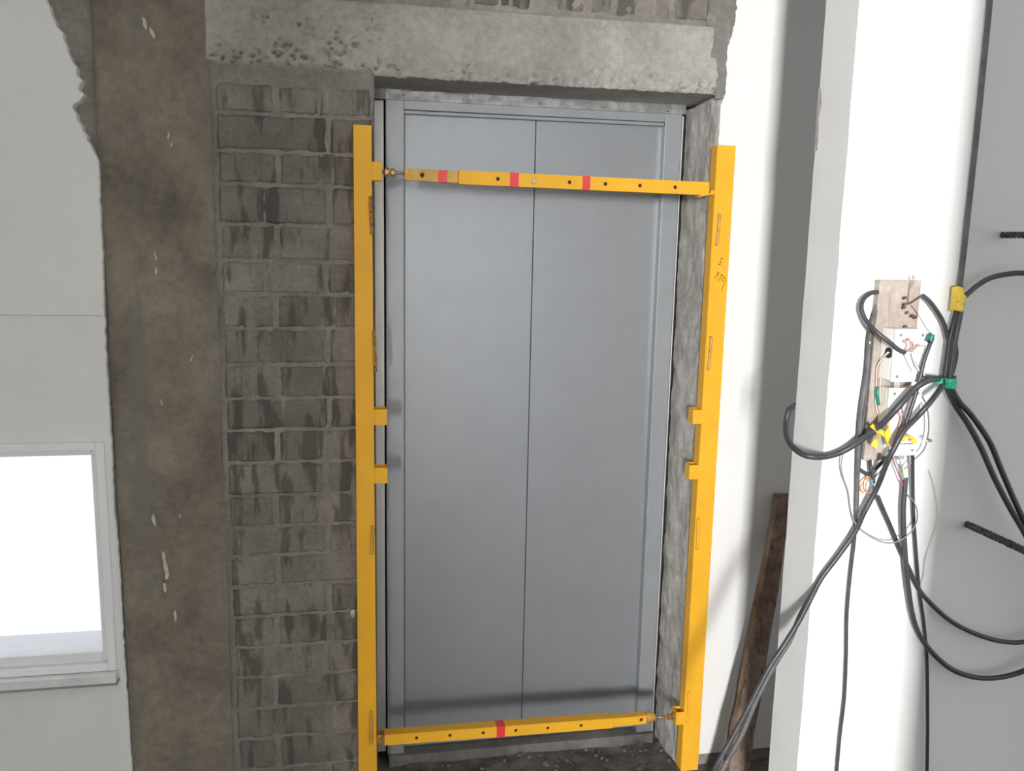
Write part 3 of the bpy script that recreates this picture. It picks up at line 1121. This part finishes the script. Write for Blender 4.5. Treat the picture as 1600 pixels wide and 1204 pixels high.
cable('cable', 'long black cable slanting from the green tape down across the partition to the floor',
      [(1474, 600, F - .03), (1455, 626, D1), (1432, 652, D1), (1412, 673, D1 - .01), (1397, 700, D1 - .01), (1386, 722, D1), (1371, 760, F - .03), (1350, 800, F - .02), (1335, 832, F - .012), (1308, 870, F - .006), (1283, 903, F - .004), (1268, 932, F - .002), (1247, 972, F), (1226, 1006, F), (1200, 1046, F), (1172, 1100, F), (1145, 1150, F), (1115, 1204, F), (1080, 1275, F + .02), (1010, 1420, F + .04), (960, 1640, F + .1)], 8.5, MT['cable'], group=G)
cable('cable', 'black cable twisted beside the long slanting cable near the floor',
      [(1268, 930, F + .004), (1250, 962, F + .012), (1234, 1000, F + .014), (1209, 1040, F + .014), (1183, 1090, F + .016), (1160, 1145, F + .016), (1128, 1204, F + .016), (1096, 1275, F + .03), (1030, 1420, F + .05), (985, 1640, F + .1)], 8, MT['cable_dusty'], group=G)
loop = cable('cable', 'black cable looping left of the board into the upper box',
             [(1376, 457, BY + .010), (1363, 457, F - .01), (1350, 466, F - .014), (1346, 481, F - .02), (1353, 500, F - .03), (1367, 516, F - .05), (1388, 533, Y1 - .008), (1403, 545, Y1 - .01), (1414, 551, Y1 - .011)], 7, MT['cable'], group=G)
cable('cable', 'dark cable running down the left edge of the wooden board',
      [(1371, 478, PY - .008), (1367, 500, PY - .010), (1361, 540, PY - .010), (1357, 590, PY - .010), (1351, 640, PY - .010), (1345, 690, PY - .01), (1341, 735, PY - .01), (1338, 790, PY - .01), (1335, 840, PY - .01), (1328, 900, PY - .01), (1323, 960, PY - .01), (1322, 1020, PY - .01), (1319, 1090, PY - .01), (1312, 1150, PY - .01), (1305, 1230, PY - .01), (1290, 1400, PY - .01), (1262, 1700, PY - .01), (1252, 1800, PY - .03)], 6.2, MT['cable'], group=G)
cable('cable', 'grey dusty cable beside the board from the loop to its lower end',
      [(1372, 470, PY - .009), (1360, 520, PY - .02), (1355, 580, PY - .02), (1346, 640, PY - .02), (1342, 690, PY - .018), (1340, 735, PY - .014), (1338, 800, PY - .012)], 7.5, MT['cable_dusty'], group=G)
green_end = cable('cable', 'black cable with green taped end in front of the boxes',
                  [(1457, 527, Y1 - .01), (1450, 545, Y1 - .012), (1443, 566, Y1 - .014), (1437, 592, Y1 - .016), (1429, 620, Y1 - .016), (1420, 648, Y1 - .016), (1411, 672, Y1 - .014), (1401, 694, Y1 - .01)], 6.6, MT['cable'], group=G)
cable('cable', 'short black cable from the green tape towards the upper box',
      [(1478, 592, F - .02), (1463, 590, F - .03), (1447, 588, Y1 - .006), (1437, 583, Y1 - .008)], 6.4, MT['cable'], group=G)
cable('cable', 'black cable with stripped end curving down to the right, the higher of two sags',
      [(1371, 775, F - .006), (1378, 792, F - .006), (1391, 822, F), (1405, 856, F), (1420, 888, F), (1437, 922, F - .004), (1462, 950, F - .006), (1492, 974, F - .008), (1530, 992, F - .012), (1568, 1002, F - .016), (1606, 1001, F - .02), (1660, 980, F - .03), (1760, 900, F - .03), (1900, 740, F - .02)], 7.8, MT['cable'], group=G)
fat = cable('cable', 'thick black cable with coloured wires at its top, the lower of two sags',
            [(1414.5, 746, F - .012), (1413, 768, F - .012), (1411, 800, F - .012), (1413, 850, F - .012), (1417, 900, F - .012), (1424, 952, F - .01), (1434, 986, F - .01), (1452, 1014, F - .01), (1482, 1042, F - .012), (1515, 1056, F - .014), (1548, 1059, F - .018), (1580, 1054, F - .02), (1612, 1042, F - .026), (1670, 1010, F - .03), (1780, 920, F - .03), (1930, 750, F - .02)], 8.6, MT['cable'], group=G)
cable('cable', 'thin black cable dropping straight from the lower box to the floor',
      [(1426, 692, Y1 + .02), (1426, 740, F - .012), (1427, 800, F), (1431, 860, F), (1436, 920, F), (1443, 970, F), (1448, 1030, F), (1449, 1100, F), (1449, 1160, F), (1446, 1240, F), (1428, 1420, F), (1400, 1700, F), (1392, 1800, F - .02)], 5.8, MT['cable'], group=G)
short = cable('cable', 'short dark cable with orange and blue wires below the board',
              [(1399, 700, BY - .03), (1384, 716, BY - .02), (1368, 732, F - .008), (1357, 741, F - .006), (1347, 736, F - .004), (1341, 732, F - .002)], 6.2, MT['cable'], group=G)
cable('cable_end', None, [(1359, 712, BY + .008), (1360, 727, F - .01), (1363, 742, F - .012), (1365, 754, F - .012)], 5.2, MT['cable'], short)


def wire(pts, w, m, parent, name='wire'):
    return cable(name, None, pts, w, MT[m], parent, n=6, k=6)


wire([(1357, 745, F - .008), (1349, 752, F - .008), (1344, 762, F - .008), (1349, 770, F - .006)], 2.4, 'wire_orange', short)
wire([(1358, 746, F - .01), (1353, 756, F - .01), (1354, 768, F - .01), (1364, 775, F - .008)], 2.4, 'wire_orange', short)
wire([(1363, 744, F - .012), (1363, 754, F - .012), (1365, 762, F - .010), (1368, 770, F - .008)], 3, 'wire_blue', short)
wire([(1382, 726, F - .014), (1374, 738, F - .014), (1366, 746, F - .012), (1363, 756, F - .012)], 2, 'wire_grey', short)
wire([(1395, 716, F - .03), (1402, 735, F - .02), (1408, 752, F - .016), (1411, 758, F - .012)], 2.2, 'wire_red', fat)
wire([(1398, 716, F - .03), (1404, 730, F - .022), (1410, 744, F - .016), (1413, 750, F - .012)], 2.2, 'wire_blue', fat)
wire([(1398, 704, F - .04), (1407, 722, F - .026), (1410, 738, F - .016), (1412, 748, F - .012)], 1.8, 'wire_grey', fat)
wire([(1414, 748, F - .012), (1412.5, 738, F - .014), (1410, 728, F - .018)], 4, 'wire_yg', fat)
# wires at the looping cable's end on the upper box
for a in ([(1412, 550, Y1 - .011), (1422, 549, Y1 - .010), (1429, 550, Y1 - .004)],
          [(1413, 549, Y1 - .011), (1418, 540, Y1 - .010), (1414, 533, Y1 - .006)],
          [(1416, 549, Y1 - .011), (1423, 545, Y1 - .010), (1424, 536, Y1 - .008), (1419, 531, Y1 - .004)],
          [(1418, 549, Y1 - .011), (1428, 546, Y1 - .009), (1434, 540, Y1 - .006), (1446, 540, Y1 - .003)],
          [(1420, 548, Y1 - .010), (1428, 541, Y1 - .008), (1425, 533, Y1 - .006)]):
    wire(a, 1.9, 'wire_pink', loop)
for x, y in ((1414, 533), (1419.5, 530), (1434.5, 539.5)):
    c = at(x, y, Y1 - .006)
    MB().tube([c + Vector((0, .004, 0)), c + Vector((0, -.002, 0))], .0032, 10).build('wire_tip', MT['wire_pink'], loop)
wire([(1413, 553, Y1 - .010), (1419, 566, Y1 - .008), (1426, 580, Y1 - .008)], 2.4, 'wire_white', loop)
wire([(1425, 552, Y1 - .010), (1430, 568, Y1 - .012), (1436, 578, Y1 - .012), (1445, 586, Y1 - .012)], 3, 'wire_white', loop)
wire([(1426, 552, Y1 - .008), (1431, 566, Y1 - .008), (1437, 577, Y1 - .009)], 1.6, 'wire_grey', loop)
# wires out of the upper box's side
for dx, m in ((0, 'wire_white'), (3, 'wire_pink'), (6, 'wire_white')):
    wire([(1387 + dx * .3, 550, BY - .034), (1379 + dx, 560, BY - .016), (1371 + dx, 572, BY - .008), (1369 + dx, 600, BY - .006), (1368 + dx, 625, BY - .006), (1371 + dx, 645, BY - .006)], 2.2, m, box1)
wire([(1372, 604, BY - .012), (1371, 616, BY - .014), (1373, 632, BY - .012)], 6, 'teal_tape', box1, 'green_wrap')
for x in (1399, 1402, 1405):
    wire([(x, 594, Y1 + .02), (x - .5, 600, Y1 + .018), (x - 1, 608, Y1 + .02)], 1.7, 'wire_white', box1)
# wires bunched over the lower box
for i, (m, o) in enumerate((('wire_pink', 0), ('wire_white', 3), ('wire_pink', -3), ('wire_grey', 6))):
    wire([(1404 + o, 644, Y1 + .008), (1409 + o * .4, 652, Y1 + .004), (1407 + o, 668, Y1 + .002), (1401 + o, 684, Y1 - .002), (1396 + o, 698, Y1 - .006)], 3, m, box2)
wire([(1404, 638, Y1 + .006), (1409, 633, Y1 + .004), (1411, 645, Y1 + .002), (1409, 665, Y1)], 1.8, 'wire_grey', box2)
wire([(1389, 640, Y1 + .02), (1383, 660, BY - .02), (1385, 690, BY - .02), (1385, 712, BY - .02)], 2, 'wire_grey', box2)
sl = wire([(1398, 692, Y1 - .002), (1410, 695, Y1 - .004), (1428, 694, Y1 - .002), (1438, 690, Y1), (1450, 688, Y1 + .004)], 2.6, 'wire_white', box2)
wire([(1437, 613, Y1 + .012), (1447, 632, F - .02), (1451, 655, F - .02), (1450, 680, F - .02), (1443, 703, F - .02), (1428, 718, F - .02), (1413, 733, F - .016)], 2.4, 'wire_grey', box2)
c = at(1453, 688, Y1 + .004)
MB().tube([c + Vector((0, .004, 0)), c + Vector((0, -.003, 0))], .0032, 10).build('wire_tip', MT['wire_grey'], box2)


def blob_tape(name, label, p0, p1, w0, w1, y, mat, dy=.012, parent=None, twist=0.0):
    """wrapped tape: short flattened sleeve from p0 to p1 (px)"""
    A, B = at(*p0, y), at(*p1, y)
    d = (B - A).normalized()
    s = Vector((d.z, 0, -d.x))
    mb = MB()
    N, R = 14, 7
    for j in range(R + 1):
        t = j / R
        c = A.lerp(B, t)
        w = (w0 + (w1 - w0) * t) * PK / 2
        for i in range(N):
            a = 2 * math.pi * i / N
            f = 1 + .12 * nz(math.cos(a) * 2, t * 5, 1 + p0[0], 1, 2)
            mb.v.append(c + s * math.cos(a) * w * f + Vector((0, math.sin(a) * dy * f, 0)) + d * .0025 * math.sin(3 * a + j))
    for j in range(R):
        for i in range(N):
            a, b = j * N + i, j * N + (i + 1) % N
            mb.f.append((a, b, b + N, a + N))
    mb.f += [tuple(range(N - 1, -1, -1)), tuple(R * N + i for i in range(N))]
    o = mb.build(name, mat, parent, smooth=True)
    return o


yt = blob_tape('cable_tape', None, (1497, 448), (1495, 485), 12, 19, F - .014, MT['yellow_tape'], .014)
tag(yt, 'yellow tape wrapped where the grey cable branches off', 'tape')
ear = MB()
p = [at(1499, 450, F - .026), at(1512, 464, F - .026), at(1506, 476, F - .027), at(1496, 470, F - .027)]
q = [v + Vector((0, .010, 0)) for v in p]
ear.hexa(p + q)
ear.build('tape_flap', MT['yellow_tape'], yt, bevel=.002)
gt = blob_tape('cable_tape', None, (1480, 589), (1481, 604), 24, 23, F - .018, MT['green_tape'], .019)
tag(gt, 'bright green tape tying the black cables together', 'tape')
ear = MB()
p = [at(1459, 594, F - .03), at(1474, 591, F - .036), at(1474, 601, F - .036), at(1466, 600, F - .032)]
ear.hexa(p + [v + Vector((0, .006, 0)) for v in p])
ear.build('tape_flap', MT['green_tape'], gt, bevel=.0015)
blob_tape('green_wrap', None, (1455, 522), (1451, 533), 9, 8, Y1 - .012, MT['teal_tape'], .008, green_end)


def ribbon(name, pts, w, y, mat, parent=None):
    P = smooth_path([at(x, yy, y - .003 * i) for i, (x, yy) in enumerate(pts)], 5)
    mb = MB()
    b = 0
    for i, p in enumerate(P):
        a = P[max(i - 1, 0)]
        c = P[min(i + 1, len(P) - 1)]
        d = (c - a).normalized()
        s = Vector((d.z, 0, -d.x)).normalized() * w * PK / 2
        tw = Vector((0, .004 * math.sin(i * .6), 0))
        mb.v += [p - s + tw, p + s - tw, p + s - tw + Vector((0, .0015, 0)), p - s + tw + Vector((0, .0015, 0))]
    n = len(P)
    for i in range(n - 1):
        for k in range(4):
            x, z = i * 4 + k, i * 4 + (k + 1) % 4
            mb.f.append((x, z, z + 4, x + 4))
    mb.f += [(3, 2, 1, 0), (4 * n - 4, 4 * n - 3, 4 * n - 2, 4 * n - 1)]
    return mb.build(name, mat, parent)


yr = ribbon('tape_strip', [(1388, 660), (1388, 672), (1387, 684), (1388, 697)], 7, Y1 - .004, MT['yellow_tape'])
tag(yr, 'torn yellow tape strips dangling over the lower wooden board', 'tape')
ribbon('tape_tail', [(1362, 664), (1371, 672), (1379, 676), (1387, 685)], 7, Y1 + .006, MT['yellow_tape'], yr)
ribbon('tape_tail', [(1375, 680), (1370, 688), (1365, 698)], 7, Y1 + .008, MT['yellow_tape'], yr)
ya = ribbon('tape_strip', [(1408, 688), (1414, 683), (1421, 681.5), (1427, 685), (1428, 692)], 6, Y1 - .004, MT['yellow_tape'])
tag(ya, 'curled yellow tape arching over the lower junction box', 'tape')
# thin hanging wires
cable('wire', 'thin grey wire sagging in a loop below the boxes',
      [(1318, 706, F - .012), (1314, 726, F - .006), (1317, 744, F - .004), (1325, 768, F + .002), (1329, 795, F + .002), (1337, 818, F - .014), (1352, 833, F - .014), (1374, 845, F - .014), (1392, 848, F - .014), (1408, 843, F - .022), (1424, 830, F - .022), (1432, 815, F - .022), (1433, 797, F - .02), (1426, 781, F - .016), (1416, 771, F - .016)], 2.2, MT['wire_grey'], cat='wire', n=6)
cable('wire', 'thin white wire hanging at the right of the sagging cables',
      [(1452, 735, F + .004), (1460, 762, F + .004), (1465, 795, F + .004), (1463, 822, F + .004), (1454, 848, F + .004), (1446, 875, F + .004), (1443, 900, F + .004), (1438, 915, F + .004)], 2.2, MT['wire_white'], cat='wire', n=6)
tw = cable('wire', 'thin steel tie wire sticking up from the board top',
           [(1419, 473, BY - .006), (1420, 462, BY - .008), (1422, 450, BY - .01), (1425, 438, BY - .012), (1427, 430, BY - .012), (1428, 438, BY - .012), (1424, 450, BY - .01)], 1.5, MT['wire_grey'], cat='wire', n=6)
wire([(1413, 476, BY - .004), (1421, 474, BY - .007), (1431, 468, BY - .008), (1442, 461, BY - .008)], 3, 'screw', tw)
wire([(1424, 477, BY - .006), (1431, 485, BY - .008), (1438, 497, BY - .012), (1447, 512, Y1 - .004), (1455, 520, Y1 - .01)], 1.3, 'wire_grey', tw)

# ------------------------------------------------------------------ rebar stubs standing out of the partition


def rebar(label, tip, wpx, L, droop=0.0):
    root = at(*tip, PY - .002)
    dist = (root - CAM).dot(FWD)
    r = wpx / 2 * dist / FPX
    pts, rr = [], []
    n = int(L / .0035)
    for i in range(n + 1):
        t = i / n
        pts.append(root + Vector((.0, .01 - t * L, droop * t)))
        rr.append(r * (1 + (.16 if i % 3 == 0 else -.05) + (.22 if tip[1] > 600 else .08) * nz(t * 14, tip[0], 0, 1, 3)))
    o = MB().tube(pts, rr, 8).build('rebar', MT['rebar'])
    return tag(o, label, 'rebar', group='rebar stubs on the partition')


rebar('upper dark rebar stub at the right edge above the grey cable', (1567, 367), 9.5, .30)
rebar('lower cement-crusted rebar stub pointing out of the partition', (1512, 819), 10.5, .34)
